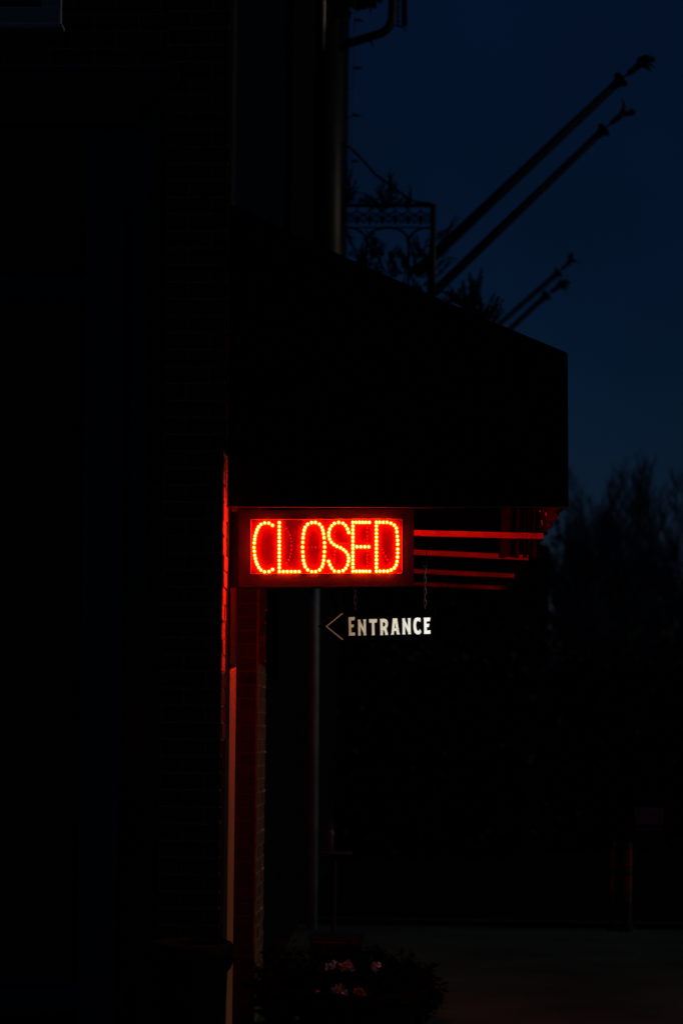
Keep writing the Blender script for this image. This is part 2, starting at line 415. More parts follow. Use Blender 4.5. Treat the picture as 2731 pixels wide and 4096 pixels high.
LET = {
 'letter_c': L1([(508,238),(441,198),(364,193),(295,220),(253,266),(226,321),(208,373),(190,433),(181,495),(173,563),(168,647),(173,716),(180,790),(193,850),(208,910),(228,960),(257,1017),(297,1062),(364,1096),(445,1092),(510,1052)]),
 'letter_l': L1([(633,y) for y in (190,260,330,398,467,537,607,675,745,815,885,955,1023,1092)] + [(x,1092) for x in (708,781,854,927,1000)]),
 'letter_o': L1([(1228,188),(1300,186),(1372,217),(1418,275),(1436,329),(1449,393),(1457,467),(1465,559),(1467,638),(1464,724),(1458,808),(1450,882),(1438,947),(1419,1003),(1376,1060),(1303,1092),(1230,1092),(1156,1060),(1111,1002),(1093,949),(1079,885),(1072,810),(1066,727),(1062,641),(1066,552),(1071,469),(1079,397),(1092,330),(1110,277),(1155,219)]),
 'letter_s': L2([(437,370),(414,306),(379,245),(330,200),(251,185),(172,203),(121,249),(86,309),(69,373),(69,431),(83,492),(116,549),(163,593),(219,626),(285,651),(339,687),(386,728),(420,783),(434,843),(431,901),(415,966),(381,1028),(333,1074),(253,1090),(172,1081),(124,1027),(90,967),(65,903)]),
 'letter_e': L2([(512,y) for y in (183,252,322,391,461,529,606,668,738,807,878,947,1016,1086)] + [(x,183) for x in (573,633,693,750,815)] + [(x,634) for x in (586,658,731,803)] + [(x,1086) for x in (575,637,698,759,820)]),
 'letter_d': L2([(946,y) for y in (182,250,320,389,457,528,597,667,737,806,876,945,1015,1083)] + [(1003,182),(1072,182),(1142,182),(1212,200),(1274,236),(1312,290),(1323,358),(1330,441),(1335,513),(1336,586),(1336,676),(1336,748),(1333,823),(1325,904),(1308,971),(1274,1025),(1216,1063),(1149,1083),(1080,1083),(1010,1083)]),
}
UN = L1([(768,298),(802,358),(825,415),(841,473),(854,537),(858,611),(855,690),(844,760),(828,820),(805,872),(770,932),(1167,645),(1233,643),(1302,643)]) + \
     L2([(775,y) for y in (290,358,431,497,570,708,775,847,915,988)] + [(176,y) for y in (363,433,503,714,781,850,918)] + [(x,573) for x in (272,321,369,419)] + [(1055,683),(1085,745),(1115,803),(1148,870),(1184,935)])
dome = MB().lathe([(.0001,0)], (0,0,0), 3)
def dome_mesh():
    b = MB(); n_ = 12; base = 0; prof = [(.0052, 0), (.0052, -.0055), (.0044, -.0082), (.0026, -.0100), (.0004, -.0106)]
    for r_, y_ in prof:
        for k_ in range(n_): a = 2*math.pi*k_/n_; b.v.append((r_*math.cos(a), y_, r_*math.sin(a)))
    for i in range(len(prof)-1):
        for k_ in range(n_): l_ = (k_+1) % n_; b.f.append((i*n_+k_, i*n_+l_, (i+1)*n_+l_, (i+1)*n_+k_))
    b.f.append(tuple((len(prof)-1)*n_+k_ for k_ in range(n_)))
    me = bpy.data.meshes.new('led'); me.from_pydata(b.v, [], b.f); me.materials.append(LED); me.materials.append(CORE); me.update()
    for i_, p_ in enumerate(me.polygons): p_.material_index = 1 if i_ >= 3*n_ else 0
    return me
DOME = dome_mesh()
bk = MB()                                        # lamps of the rear face
for nm, pts in LET.items():
    b = MB()
    for (x_, y_) in pts:
        p = sp(x_, y_, .0005); b.tube([p, p + Vector((0,-.001,0))], .0098, 14)
    lt = b.build(nm, HALO, sg)
    for (x_, y_) in pts:
        o = bpy.data.objects.new('led', DOME); COL.objects.link(o); o.location = sp(x_, y_, -.0005); o.scale = [random.uniform(.9, 1.08)]*3; o.parent = lt
        o.matrix_parent_inverse = Matrix.Translation(-lt.location) @ Matrix.Translation(-sg.location) if False else lt.matrix_world.inverted()
        o.matrix_parent_inverse = Matrix.Translation(-Vector(sg.location)) @ Matrix.Translation(Vector(sg.location))
        cx_ = sp(1306, y_).x; q = sp(x_, y_, DEP - .004)
        bk.blob((2*cx_ - q.x, q.y + .006, q.z), .0062, .006, .0062, n=8, m=4)
bk.build('rear_lettering', LEDR, sg)
b = MB()
for (x_, y_) in UN: p = sp(x_, y_, .0005); b.blob(p, .0028, .003, .0028, n=8, m=4)
b.build('unlit_leds', DIM, sg)
# hanger plate of the sign against the wall
a0, a1 = sp(918, 2346, .05), sp(954, 2042, .05)
MB().box(a0.x, a1.x, SY + .045, SY + .065, a0.z, a1.z).build('mounting_plate', HOUS, sg)
b = MB()
for x_ in (1500, 1528, 1545): p = sp(x_, 2349, .02); b.blob(p, .004, .004, .0025, n=8, m=4)
b.build('screw', STEEL, sg)

# ------------------------------------------------------------------ ENTRANCE sign
EY = 8.262
def ep(px, py, d=0):
    p = P(px, py, EY); return Vector((p.x, EY + d, p.z))
es = thing('entrance_sign', 'black hanging board reading ENTRANCE in cream capitals with left arrow', 'sign', ep(1500, 2510))
outl = [(1271,2506),(1381,2417),(1392,2417),(1397,2441),(1743,2434),(1747,2566),(1398,2574),(1394,2598),(1383,2598)]
MB().prism([ep(*q_) for q_ in outl], .03).build('board', BLACK, es, bevel=.002)
b = MB().tube([ep(1271, 2505, -.001), ep(1382, 2417, -.001)], .0008, 6)
b.build('board_edge', mat('pale_edge', (.2, .14, .12), .4), es)  # thin paler line along the board's upper left edge
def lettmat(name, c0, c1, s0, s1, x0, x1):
    """cream letters given their own glow, growing to the right as if lamp-lit"""
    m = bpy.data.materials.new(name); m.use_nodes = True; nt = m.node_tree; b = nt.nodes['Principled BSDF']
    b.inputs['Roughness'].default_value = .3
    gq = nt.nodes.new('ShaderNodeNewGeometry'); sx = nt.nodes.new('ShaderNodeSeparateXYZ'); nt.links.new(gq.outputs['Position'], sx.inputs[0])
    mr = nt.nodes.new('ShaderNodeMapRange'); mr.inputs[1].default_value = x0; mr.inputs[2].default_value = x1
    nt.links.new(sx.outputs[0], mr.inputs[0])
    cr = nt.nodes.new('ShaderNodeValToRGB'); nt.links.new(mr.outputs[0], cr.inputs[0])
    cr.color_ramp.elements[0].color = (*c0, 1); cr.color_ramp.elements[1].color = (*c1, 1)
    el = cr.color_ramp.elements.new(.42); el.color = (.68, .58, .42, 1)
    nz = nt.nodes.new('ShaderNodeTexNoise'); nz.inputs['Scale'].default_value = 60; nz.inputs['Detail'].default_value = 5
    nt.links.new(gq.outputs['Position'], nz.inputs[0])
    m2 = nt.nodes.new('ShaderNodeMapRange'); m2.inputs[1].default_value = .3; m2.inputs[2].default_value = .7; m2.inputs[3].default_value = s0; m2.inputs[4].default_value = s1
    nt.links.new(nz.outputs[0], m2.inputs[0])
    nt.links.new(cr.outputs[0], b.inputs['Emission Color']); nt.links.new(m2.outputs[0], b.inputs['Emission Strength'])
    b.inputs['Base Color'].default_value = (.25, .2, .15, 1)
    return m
LM = lettmat('cream_letter', (.27, .155, .075), (1.0, .98, .88), .86, 1.04, ep(1390, 2500).x, ep(1715, 2500).x)  # emission ramp painted along the board in place of a lamp
AM = mat('arrow_line', (.25, .16, .1), .4, emit=(.30, .13, .08), estr=.6, noise=.3, nscale=40)  # arrow given a faint glow of its own, like the letters
def A(l, o=1385): return [(o + x/9.224, 2460 + y/9.224) for x, y in l]
LETTERS = [
 ('letter_e', A([(82,88),(306,76),(296,192),(250,190),(170,205),(172,352),(235,354),(273,350),(258,450),(225,458),(178,455),(182,655),(240,650),(312,645),(320,752),(88,762),(96,690)])),
 ('letter_n', A([(420,178),(525,174),(514,205),(520,240),(632,475),(634,230),(620,168),(730,163),(716,220),(722,690),(737,745),(635,750),(642,700),(632,660),(520,440),(522,700),(530,752),(432,756),(442,700),(432,240)])),
 ('letter_t', A([(832,158),(1132,152),(1120,272),(1035,282),(1030,300),(1038,700),(1044,742),(938,745),(946,700),(938,300),(930,285),(848,284)])),
 ('letter_r', A([(1234,150),(1390,142),(1470,165),(1515,220),(1530,290),(1528,370),(1505,445),(1470,500),(1515,640),(1535,732),(1430,736),(1428,690),(1385,560),(1362,550),(1346,565),(1348,700),(1356,738),(1248,742),(1258,690),(1246,200)]),
   A([(1338,280),(1338,440),(1380,432),(1420,400),(1436,345),(1425,295),(1395,268),(1360,266)])),
 ('letter_a', A([(142,130),(304,128),(306,180),(372,630),(400,712),(288,718),(284,680),(272,596),(255,584),(205,586),(190,600),(178,680),(180,722),(74,725),(98,660),(138,200)], 1555),
   A([(226,290),(204,470),(218,492),(250,488),(256,470)], 1555)),
 ('letter_n', A([(484,132),(598,126),(588,165),(600,215),(702,432),(704,190),(688,124),(802,120),(790,180),(800,640),(814,705),(702,708),(708,670),(700,630),(590,400),(594,650),(606,714),(494,716),(504,650),(498,200)], 1555)),
 ('letter_c', A([(1158,108),(1162,245),(1140,250),(1095,222),(1050,218),(1015,260),(998,360),(1004,470),(1030,560),(1065,588),(1105,582),(1130,545),(1145,525),(1160,550),(1188,630),(1150,690),(1085,716),(1010,705),(945,640),(908,520),(900,370),(915,220),(955,130),(1020,100),(1080,98),(1115,108)], 1555)),
 ('letter_e', A([(1276,104),(1520,98),(1506,222),(1460,224),(1384,240),(1384,328),(1440,326),(1486,322),(1470,436),(1440,442),(1392,442),(1396,578),(1450,575),(1522,562),(1532,690),(1284,696),(1296,640),(1290,160)], 1555)),
]
def flat_letter(nm, pts, hole=None):
    cu = bpy.data.curves.new(nm, 'CURVE'); cu.dimensions = '2D'; cu.fill_mode = 'BOTH'
    for pl_ in [pts] + ([hole] if hole else []):
        s_ = cu.splines.new('POLY'); s_.use_cyclic_u = True; s_.points.add(len(pl_)-1)
        for i, (x_, y_) in enumerate(pl_): p = ep(x_, y_); s_.points[i].co = (p.x, p.z, 0, 1)
    cu.extrude = .002
    o = bpy.data.objects.new(nm, cu)
    COL.objects.link(o)
    me = bpy.data.meshes.new_from_object(o); COL.objects.unlink(o); bpy.data.objects.remove(o)
    me.name = nm
    for v in me.vertices: v.co = Vector((v.co.x, EY - .002 - v.co.z, v.co.y))
    me.materials.clear(); me.materials.append(LM)
    o = bpy.data.objects.new(nm, me); COL.objects.link(o); o.parent = es; o.matrix_parent_inverse = Matrix.Translation(-es.location)
for t_ in LETTERS: flat_letter(*t_)
MB().prism([ep(x_, y_, -.003) for x_, y_ in [(1303,2506),(1368.5,2452),(1370.5,2455),(1307.5,2506),(1371.5,2557),(1369.5,2560)]], .004).build('arrow', AM, es)
b = MB()
for x_, y_ in ((1562,2443),(1737,2438)): b.blob(ep(x_, y_, -.002), .003, .002, .0015, n=8, m=4)
b.build('screw', STEEL, es)
# chains
def chain(pxa, y0, y1, pitch, label):
    c = thing('chain', label, 'chain', ep(pxa, y0), group='chains holding the entrance board')
    y_ = y0; i = 0
    while y_ < y1:
        p = ep(pxa, y_ + pitch/2, .01); hl = pitch*.62*EY/F; w_ = .0052
        pts = []
        for a in range(14):
            t = 2*math.pi*a/14; u = w_*math.cos(t); v = (hl - w_)*(1 if math.sin(t) > 0 else -1) + w_*math.sin(t)
            pts.append(p + (Vector((u, 0, v)) if i % 2 == 0 else Vector((u*.18, u, v))))
        MB().tube(pts, .0020, 6, closed=True).build('link', STEEL, c, smooth=True)
        y_ += pitch; i += 1
    return c
chain(1421, 2338, 2438, 25, 'short steel chain hanging below the lit box to the board arrow end')
c2 = chain(1699, 2262, 2436, 23, 'long steel chain above the last letters of the hanging board, crossing the red bars')
rg = [ep(1699, 2254, .01) + Vector((.0125*math.cos(a/16*6.283), 0, .0125*math.sin(a/16*6.283))) for a in range(16)]
MB().tube(rg, .0016, 6, closed=True).build('ring', STEEL, c2, smooth=True)
MB().tube([ep(1704, 2203, .01), ep(1704, 2226, .01), ep(1704, 2243, .01)], .0025, 6).build('hanger', IRON, c2)

# ------------------------------------------------------------------ balcony
BY = 15.5
def bp(px, py, d=0): return P(px, py, BY + d)
bal = thing('balcony', 'wrought iron balcony with arched scrollwork railing above the awning', 'balcony', bp(1500, 1280))
rl = bp(1740, 822); zt = rl.z; xl = XF
z0 = zt - 1.0; fx = bp(1733, 900).x
MB().box(XF - .05, fx + .03, BY - .03, BY + 4, z0 - .12, z0).build('deck', IRON, bal)
def rail(side):
    """one run of railing: side 0 faces the camera, side 1 runs away along the front"""
    L = fx - xl if side == 0 else 4.0
    def q(u, z): return Vector((fx - u, BY, z)) if side == 0 else Vector((fx, BY + u, z))
    b = MB(); w = .36; k = 0; uo = 1634; first = (1733-1634)/465
    b.tube([q(0, zt), q(L, zt)], .017, 8); b.tube([q(0, zt-.19), q(L, zt-.19)], .006, 6); b.tube([q(0, z0+.05), q(L, z0+.05)], .010, 6)
    u = 0
    while u < L:                                  # scalloped frieze
        arc = [q(u + .055 + .055*math.cos(math.pi*t/8), zt - .03 - .045*math.sin(math.pi*t/8)) for t in range(9)]
        b.tube(arc, .006, 6)
        for s_ in (0, 1):
            cc = q(u + .055, zt - .115); rr = .036 - .018*s_
            b.tube([cc + (q(rr*math.cos(t/10*6.28), rr*math.sin(t/10*6.28)) - q(0, 0)) for t in range(10)], .006, 6, closed=True)
        b.blob(q(u, zt - .12), .016, .016, .05, n=6, m=4)
        u += .11
    c = first - w
    while c < L + w:                              # arches on slim posts, each bay filled with scrolls
        pts = [q(c + w/2 - w/2*math.cos(math.pi*t/12), zt - .31 + .12*math.sin(math.pi*t/12)) for t in range(13)]
        pts = [p for p in pts if (side == 0 and fx - L <= p.x <= fx) or (side == 1 and BY <= p.y <= BY + L)]
        if len(pts) > 2: b.tube(pts, .011, 6)
        if 0 < c < L: b.tube([q(c, zt - .30), q(c, z0)], .011, 6)
        for (du, dz, r0, tn) in [(.09,-.42,.05,1.6),(.27,-.42,.05,-1.6),(.13,-.58,.06,-1.5),(.24,-.58,.06,1.5),(.08,-.75,.05,1.4),(.28,-.75,.05,-1.4),(.18,-.86,.05,1.5),(.18,-.68,.035,1.3)]:
            if not 0 < c + du < L: continue
            cen = q(c + du, zt + dz); pts = []
            for t in range(18):
                a = t/17*6.28*abs(tn); rr = r0*(1 - .8*t/17); sg_ = 1 if tn > 0 else -1
                pts.append(cen + (q(rr*math.cos(a)*sg_, rr*math.sin(a)) - q(0, 0)))
            b.tube(pts, .007, 6)
            b.blob(pts[-1], .016, .012, .016, n=6, m=4); b.blob(pts[0], .014, .010, .02, n=6, m=4)
        c += w
    return b
rail(0).build('railing', IRON, bal)
rail(1).build('railing', IRON, bal)
MB().tube([(fx, BY, z0), (fx - .004, BY, zt - .01)], .026, 10).build('corner_post', IRON, bal, smooth=True)
MB().blob((fx, BY, zt), .03, .03, .02).build('post_cap', IRON, bal, smooth=True)

# climbing and potted plants on the balcony
def sprig_plant(name, label, spots, Y, leafm, h, pot=None, group=None):
    c = spots[0]
    base = P(c[0], c[1], Y)
    t = thing(name, label, 'plant', base, group)
    st, lf = MB(), MB()
    for (x_, y_, x2, y2) in [q_ if j_ == 0 else (q_[0]+random.uniform(-16,16), q_[1], q_[2]+random.uniform(-20,20), q_[3]+random.uniform(4,34)) for q_ in spots for j_ in range(2)]:
        a, e_ = P(x_, y_, Y), P(x2, y2, Y); a.y += random.uniform(-.1, .1)
        mid = a.lerp(e_, .5) + Vector((random.uniform(-.02, .02), random.uniform(-.05, .05), random.uniform(0, .02)))
        st.tube([a, mid, e_], [.006, .004, .002], 5)
        nL = int((e_-a).length/.012)
        for i in range(nL):
            f_ = (i + 1)/nL; p = a.lerp(mid, f_*2) if f_ < .5 else mid.lerp(e_, f_*2-1)
            d_ = (e_ - a).normalized() + Vector((random.uniform(-.9, .9), random.uniform(-.9, .9), random.uniform(-.5, .7)))
            lf.leaf(p, d_, random.uniform(.03, .055)*h*(1.15 - .6*f_), .013*h)
    st.build('stem', BARK, t); lf.build('foliage', leafm, t)
    if pot:
        p = P(pot, 1280, Y); MB().lathe([(.10, 0), (.14, .22), (.15, .22), (.15, .25)], (p.x, Y, z0), 20).build('pot', TERRA, t)
    return t
sprig_plant('climbing_plant', 'wispy dark climber rising beside the round column above the railing', [(1385,820,1392,680),(1390,800,1425,720),(1380,815,1402,740),(1400,815,1430,750),(1378,790,1384,690),(1395,820,1412,665),(1380,810,1398,765),(1410,820,1435,770)], 15.8, LEAFD, 1.0)
sprig_plant('potted_shrub', 'feathery dark shrub showing over the middle of the railing', [(1540,830,1556,690),(1545,820,1580,725),(1535,830,1520,740),(1550,820,1500,760),(1520,830,1450,775),(1560,820,1610,790),(1550,810,1600,770),(1530,830,1470,790),(1500,830,1440,795),(1545,830,1530,720),(1560,815,1568,700),(1490,830,1475,780),(1540,840,1560,780),(1530,840,1500,800)], 15.9, LEAFD, 1.1, pot=1540)
sprig_plant('potted_shrub', 'small pointed sprig of a shrub just left of the railing corner', [(1630,830,1638,745),(1625,830,1645,765),(1635,830,1615,775),(1620,830,1590,790)], 15.9, LEAFD, 1.0, pot=1630)
sp_ = []
for _ in range(60):
    x_ = random.uniform(1390, 1720); y_ = random.uniform(960, 1230); sp_.append((x_, y_ + 30, x_ + random.uniform(-40, 40), y_ - random.uniform(10, 60)))
sprig_plant('trailing_plant', 'tangled dark foliage growing through the lower railing scrollwork', sp_, 15.75, LEAFD, 1.2)
sprig_plant('young_tree', 'spiky leafy twigs rising between the front pair of flagpoles and the railing', [(1750,1000,1818,868),(1755,960,1800,905),(1750,980,1780,930),(1760,1010,1790,960),(1748,1070,1790,1010),(1750,1100,1810,1030)], 17.5, LEAFD, 1.1)
sp_ = [(1880,1260,1925,1085),(1870,1250,1895,1120),(1900,1240,1915,1130),(1860,1240,1850,1130),(1890,1200,1880,1100),(1840,1220,1800,1150),(1830,1210,1770,1170),(1850,1230,1835,1160),(1930,1290,1975,1180),(1950,1290,1990,1195),(1930,1280,1920,1190),(1960,1300,2000,1235),(1900,1270,1930,1220),(1870,1270,1860,1180),(1820,1210,1790,1180),(1880,1260,1840,1200),(1910,1280,1890,1210),(1940,1280,1950,1240)]
sprig_plant('evergreen_shrub', 'ragged evergreen sprays above the sloping awning edge below the flagpoles', sp_ + sp_, 17, LEAFD, 1.3)

# wires
tag(MB().tube([P(*a, 15.3) for a in [(1418,-60),(1417,60),(1414,160),(1411,300),(1407,440),(1404,580),(1403,700),(1402,780)]], .004, 6).build('hanging_wire', IRON),
    'thin straight wire hanging beside the round column', 'wire')
for i, (x0_, x1_, y_, lab) in enumerate([(1415,1458,79,'small dark bulb on the hanging wire, topmost, above the drainpipe elbow'),(1410,1456,270,'small dark bulb on the hanging wire, first below the drainpipe elbow'),
        (1405,1451,459,'small dark bulb on the hanging wire, midway down'),(1404,1440,643,'small dark bulb on the hanging wire, lowest, beneath the sagging cable'),
        (1378,1400,350,'small dark clip against the column above the midway bulb'),(1375,1400,465,'small dark clip against the column level with the midway bulb')]):
    a, c = P(x0_, y_, 15.3), P(x1_, y_ + 4, 15.3)
    tag(MB().tube([a, a.lerp(c, .25), a.lerp(c, .5), c], [.006, .013, .011, .003], 8).build('fairy_bulb', IRON, smooth=True), lab, 'bulb', 'bulbs and clips along the hanging wire')
cbp = [(1360,572),(1377,578),(1410,598),(1450,640),(1500,697),(1535,722),(1560,740),(1600,770),(1635,797),(1665,808),(1700,812),(1740,818)]
tag(MB().tube([P(*a, 15.4) for a in cbp], .011, 8).build('sagging_cable', IRON, smooth=True), 'black cable sagging from the column down to the railing corner', 'cable')

# ------------------------------------------------------------------ flagpoles
def flagpole(label, base, cup, tip, Y, wb, wt, kind, group='flagpoles slanting out over the street'):
    b0, c0_, t0 = P(*base, Y), P(*cup, Y), P(*tip, Y)
    ax = (c0_ - b0).normalized(); s = wt*Y/F/2
    t = thing('flagpole', label, 'flagpole', b0, group)
    root = b0 - ax*.25
    MB().tube([root, b0, c0_], [wb*Y/F/2, wb*Y/F/2, s], 16).build('pole', POLE, t, smooth=True)
    MB().tube([c0_ - ax*s*2.2, c0_ - ax*s*.6, c0_ - ax*s*.2, c0_ + ax*s*.5, c0_ + ax*s*.8], [s*1.0, s*1.2, s*2.0, s*2.1, s*.7], 10).build('collar', FINIAL, t, smooth=True)
    MB().tube([c0_, t0], s*.22, 6).build('spindle', FINIAL, t)
    e = MB(); d_ = (t0 - c0_).normalized(); up = Vector((0,0,1)); u = s
    side = Vector((d_.z, 0, -d_.x))               # in the picture plane, down-right of the axis
    B = t0 + d_*u*1.6
    e.blob(t0 + d_*u*1.0, u*.85, u*.8, u*1.5, rot=d_.to_track_quat('Z','Y').to_matrix())
    e.blob(t0 + d_*u*3.0, u*1.05, u*.9, u*1.9, rot=d_.to_track_quat('Z','Y').to_matrix())
    C_ = t0 + d_*u*4.3
    if kind == 0:      # one wing hunched forward, one hanging
        e.blob(C_ + Vector((u*.9,0,u*.9)), u*1.5, u*.8, u*1.0); e.blob(C_ + Vector((-u*.3,0,u*.3)), u*1.2, u*.9, u*1.3)
        e.blob(C_ + Vector((u*2.2,0,u*.7)), u*1.0, u*.7, u*.7)
        e.tube([C_ + side*u*.4, C_ + side*u*1.6 + d_*u*.2, C_ + side*u*3.2 + d_*u*.3], [u*.8, u*.5, u*.08], 6)
        e.tube([C_, C_ + Vector((u*1.6,0,-u*.4)), C_ + Vector((u*3.1,0,-u*1.3))], [u*.5, u*.3, u*.08], 6)
    elif kind == 1:    # thin wing straight up, head and breast to the right
        e.tube([C_ - d_*u, C_ + Vector((u*.1,0,u*1.4)), C_ + Vector((u*.1,0,u*2.8)), C_ + Vector((-u*.6,0,u*4.0))], [u*.8, u*.6, u*.35, u*.05], 8)
        e.blob(C_ + Vector((u*.8,0,-u*.2)), u*1.3, u*.8, u*.75); e.blob(C_ + Vector((u*2.3,0,u*.1)), u*1.2, u*.8, u*.95)
    else:
        e.blob(C_ + Vector((-u*.2,0,u*1.4)), u*1.0, u*.8, u*1.6); e.blob(C_ + Vector((u*.3,0,u*2.2)), u*.9, u*.8, u*.9)
        e.tube([C_, C_ + Vector((u*1.7,0,u*.2)), C_ + Vector((u*3.4,0,-u*1.0))], [u*.7, u*.35, u*.08], 6)
        e.blob(C_ + Vector((u*.8,0,-u*.3)), u*1.0, u*.7, u*.5)
    e.build('eagle_finial', FINIAL, t, smooth=True)
    return t
flagpole('longest flagpole, topmost, its eagle finial with hunched wing highest in the sky', (1742,1016), (2479,320), (2512,294), 15.7, 44, 33, 0)
flagpole('long flagpole directly below the topmost one, eagle finial with one wing straight up', (1735,1170), (2411,520), (2444,492), 16.0, 38, 29, 1)
flagpole('short distant flagpole, upper of the far pair, just above the awning corner', (1500,1730), (2230,1092), (2249,1074), 22.0, 25, 21, 2)
flagpole('short distant flagpole, lowest of all, nearest the awning corner', (1500,1820), (2183,1182), (2203,1168), 22.6, 27, 23, 0)

# ------------------------------------------------------------------ urn, planters, bits at ground level
uy = 7.6; uc = P(762, 3800, uy); ztop = P(860, 3766, uy).z
prof = [(.12,0),(.125,.03),(.085,.05),(.05,.10),(.05,.16),(.075,.20),(.10,.24),(.13,.30),(.148,.38),(.152,.46)]
prof = [(r_*1.02, z_/.56*(ztop-.11)) for r_, z_ in prof] + [(.158, ztop-.13), (.176, ztop-.105), (.186, ztop-.07), (.186, ztop-.03), (.176, ztop-.006), (.16, ztop), (.145, ztop-.02), (.14, ztop-.06)]
un = thing('urn', 'black iron urn with rounded rim in front of the brick corner', 'urn', (uc.x, uy, 0))
MB().lathe(prof, (uc.x, uy, 0), 56).build('bowl', URN, un, smooth=True)
MB().lathe([(.139, ztop-.05), (.10, ztop-.03), (.001, ztop-.02)], (uc.x, uy, 0), 24).build('soil', SOIL, un)
def flowerpot(cx_, Y, rad, zr, label, n, blooms):
    c = P(cx_, 3900, Y); t = thing('flower_planter', label, 'planter', (c.x, Y, 0))
    MB().lathe([(rad*.78, 0), (rad*.95, zr-.05), (rad*1.03, zr-.05), (rad*1.05, zr), (rad*.95, zr), (rad*.93, zr-.04)], (c.x, Y, 0), 48).build('pot', TERRA, t, smooth=False)
    MB().lathe([(rad*.93, zr-.03), (.001, zr-.01)], (c.x, Y, 0), 32).build('soil', SOIL, t)
    lf, st = MB(), MB()
    for i in range(n):
        a = random.uniform(0, 6.28); r_ = rad*math.sqrt(random.random())*.85
        p = Vector((c.x + r_*math.cos(a), Y + r_*math.sin(a), zr - .01)); hgt = random.uniform(.06, .22)*(1.25 - r_/rad*.6)
        tip = p + Vector((math.cos(a)*.10*r_/rad, math.sin(a)*.06, hgt)) + Vector((random.uniform(-.04,.04), 0, 0))
        st.tube([p, p.lerp(tip, .5) + Vector((0,0,.01)), tip], [.003,.002,.0015], 4)
        for k_ in range(9):
            lf.leaf(p.lerp(tip, random.uniform(.3, 1)), (random.uniform(-1,1), random.uniform(-1,1), random.uniform(-.4,.8)), random.uniform(.035,.06), .026)
    st.build('stem', LEAF, t); lf.build('foliage', LEAF, t)
    for (x_, y_, s_, m_) in blooms:
        p = P(x_, y_, Y - rad*1.08); f_ = MB()
        for k_ in range(6):
            a = k_/6*6.28 + random.random(); f_.leaf(p, (math.cos(a), random.uniform(-.8,.2), math.sin(a)), s_*random.uniform(.8,1.4), s_*1.1)
        f_.blob(p, s_*.2, s_*.2, s_*.2, n=6, m=4)
        f_.build('blossom', m_, t)
    return t
fp_ = flowerpot(1430, 9.6, .36, .27, 'broad terracotta planter of leafy plants with pale and pink blossoms', 150,
          [(1310,3868,.018,PALE),(1322,3860,.02,PALE),(1333,3866,.016,PALE),(1340,3846,.014,PALE),(1372,3866,.026,PINK),(1388,3858,.028,PINK),(1400,3866,.02,PINK),(1410,3874,.02,PINK),
           (1493,3864,.018,PALE),(1505,3860,.02,PALE),(1516,3858,.014,PALE),(1498,3878,.014,PALE),
           (1335,3962,.02,PINK),(1350,3956,.026,PINK),(1366,3950,.02,PINK),(1374,3962,.018,PINK),(1382,3970,.02,PALE),(1376,3973,.014,PALE),(1430,3966,.026,ORNG),(1438,3960,.02,ORNG),(1455,3972,.016,PINK),(1272,3968,.014,PALE)])
def mound(cx_, Y, w, h0, h1, label, name='low_shrub'):
    c = P(cx_, 3900, Y); t = thing(name, label, 'shrub', (c.x, Y, 0)); st, lf = MB(), MB()
    for i in range(110):
        a = random.uniform(0, 6.28); r_ = w*math.sqrt(random.random()); p = Vector((c.x + .3*r_*math.cos(a), Y + .3*r_*math.sin(a), 0))
        tip = Vector((c.x + r_*math.cos(a), Y + r_*math.sin(a), random.uniform(h0, h1)*(1 - .4*(r_/w)**2)))
        st.tube([p, p.lerp(tip, .6), tip], [.005,.003,.002], 4)
        for k_ in range(10): lf.leaf(p.lerp(tip, random.uniform(.3, 1)), (random.uniform(-1,1), random.uniform(-1,1), random.uniform(-.4,.8)), .06, .03)
    st.build('stem', BARK, t); lf.build('foliage', LEAFD, t)
mound(1120, 9.9, .16, .25, .52, 'dark leafy shrub low between the brick pier and the flower planter')
mound(1640, 10.0, .2, .2, .42, 'dark leafy shrub behind the right end of the flower planter')
q0, q1 = P(1238, 3835, 11.5), P(1448, 3765, 11.5)
t = thing('planter_box', 'plain black square box behind the flower planter', 'planter box', ((q0.x+q1.x)/2, 11.6, 0))
MB().box(q0.x, q1.x, 11.5, 11.8, 0, q1.z).build('box', BLACK, t, bevel=.01)
MB().box(q0.x-.01, q1.x+.01, 11.49, 11.81, q1.z, q1.z+.015).build('rim', IRON, t, bevel=.004)
# bistro table
p = P(1337, 3418, 12.5)
t = thing('bistro_table', 'small round metal table behind the white post', 'table', (p.x, 12.6, 0))
MB().lathe([(.001,0),(.12,.0),(.125,.006),(.12,.012),(.001,.013)], (p.x, 12.6, p.z), 32).build('table_top', mat('table_metal', (.12,.12,.13), .35, .4), t, smooth=False)
MB().tube([(p.x, 12.6, 0), (p.x, 12.6, p.z)], .015, 10).build('stem', IRON, t)
MB().lathe([(.11,0),(.10,.012),(.02,.02)], (p.x, 12.6, 0), 24).build('base', IRON, t)
p = P(1304, 3314, 12.5)
t = thing('lantern', 'faint bluish glass lantern standing on the small round table', 'lantern', (p.x, 12.55, 0))
zt_ = P(1337, 3418, 12.5).z + .014
MB().lathe([(.022, 0), (.024, .13), (.018, .16)], (P(1322,3400,12.6).x, 12.56, zt_), 16).build('glass', mat('lantern_glass', (.10,.12,.18), .15), t, smooth=True)
MB().lathe([(.026, 0), (.008, .03), (.004, .05)], (P(1322,3400,12.6).x, 12.56, zt_+.16), 16).build('cap', IRON, t)

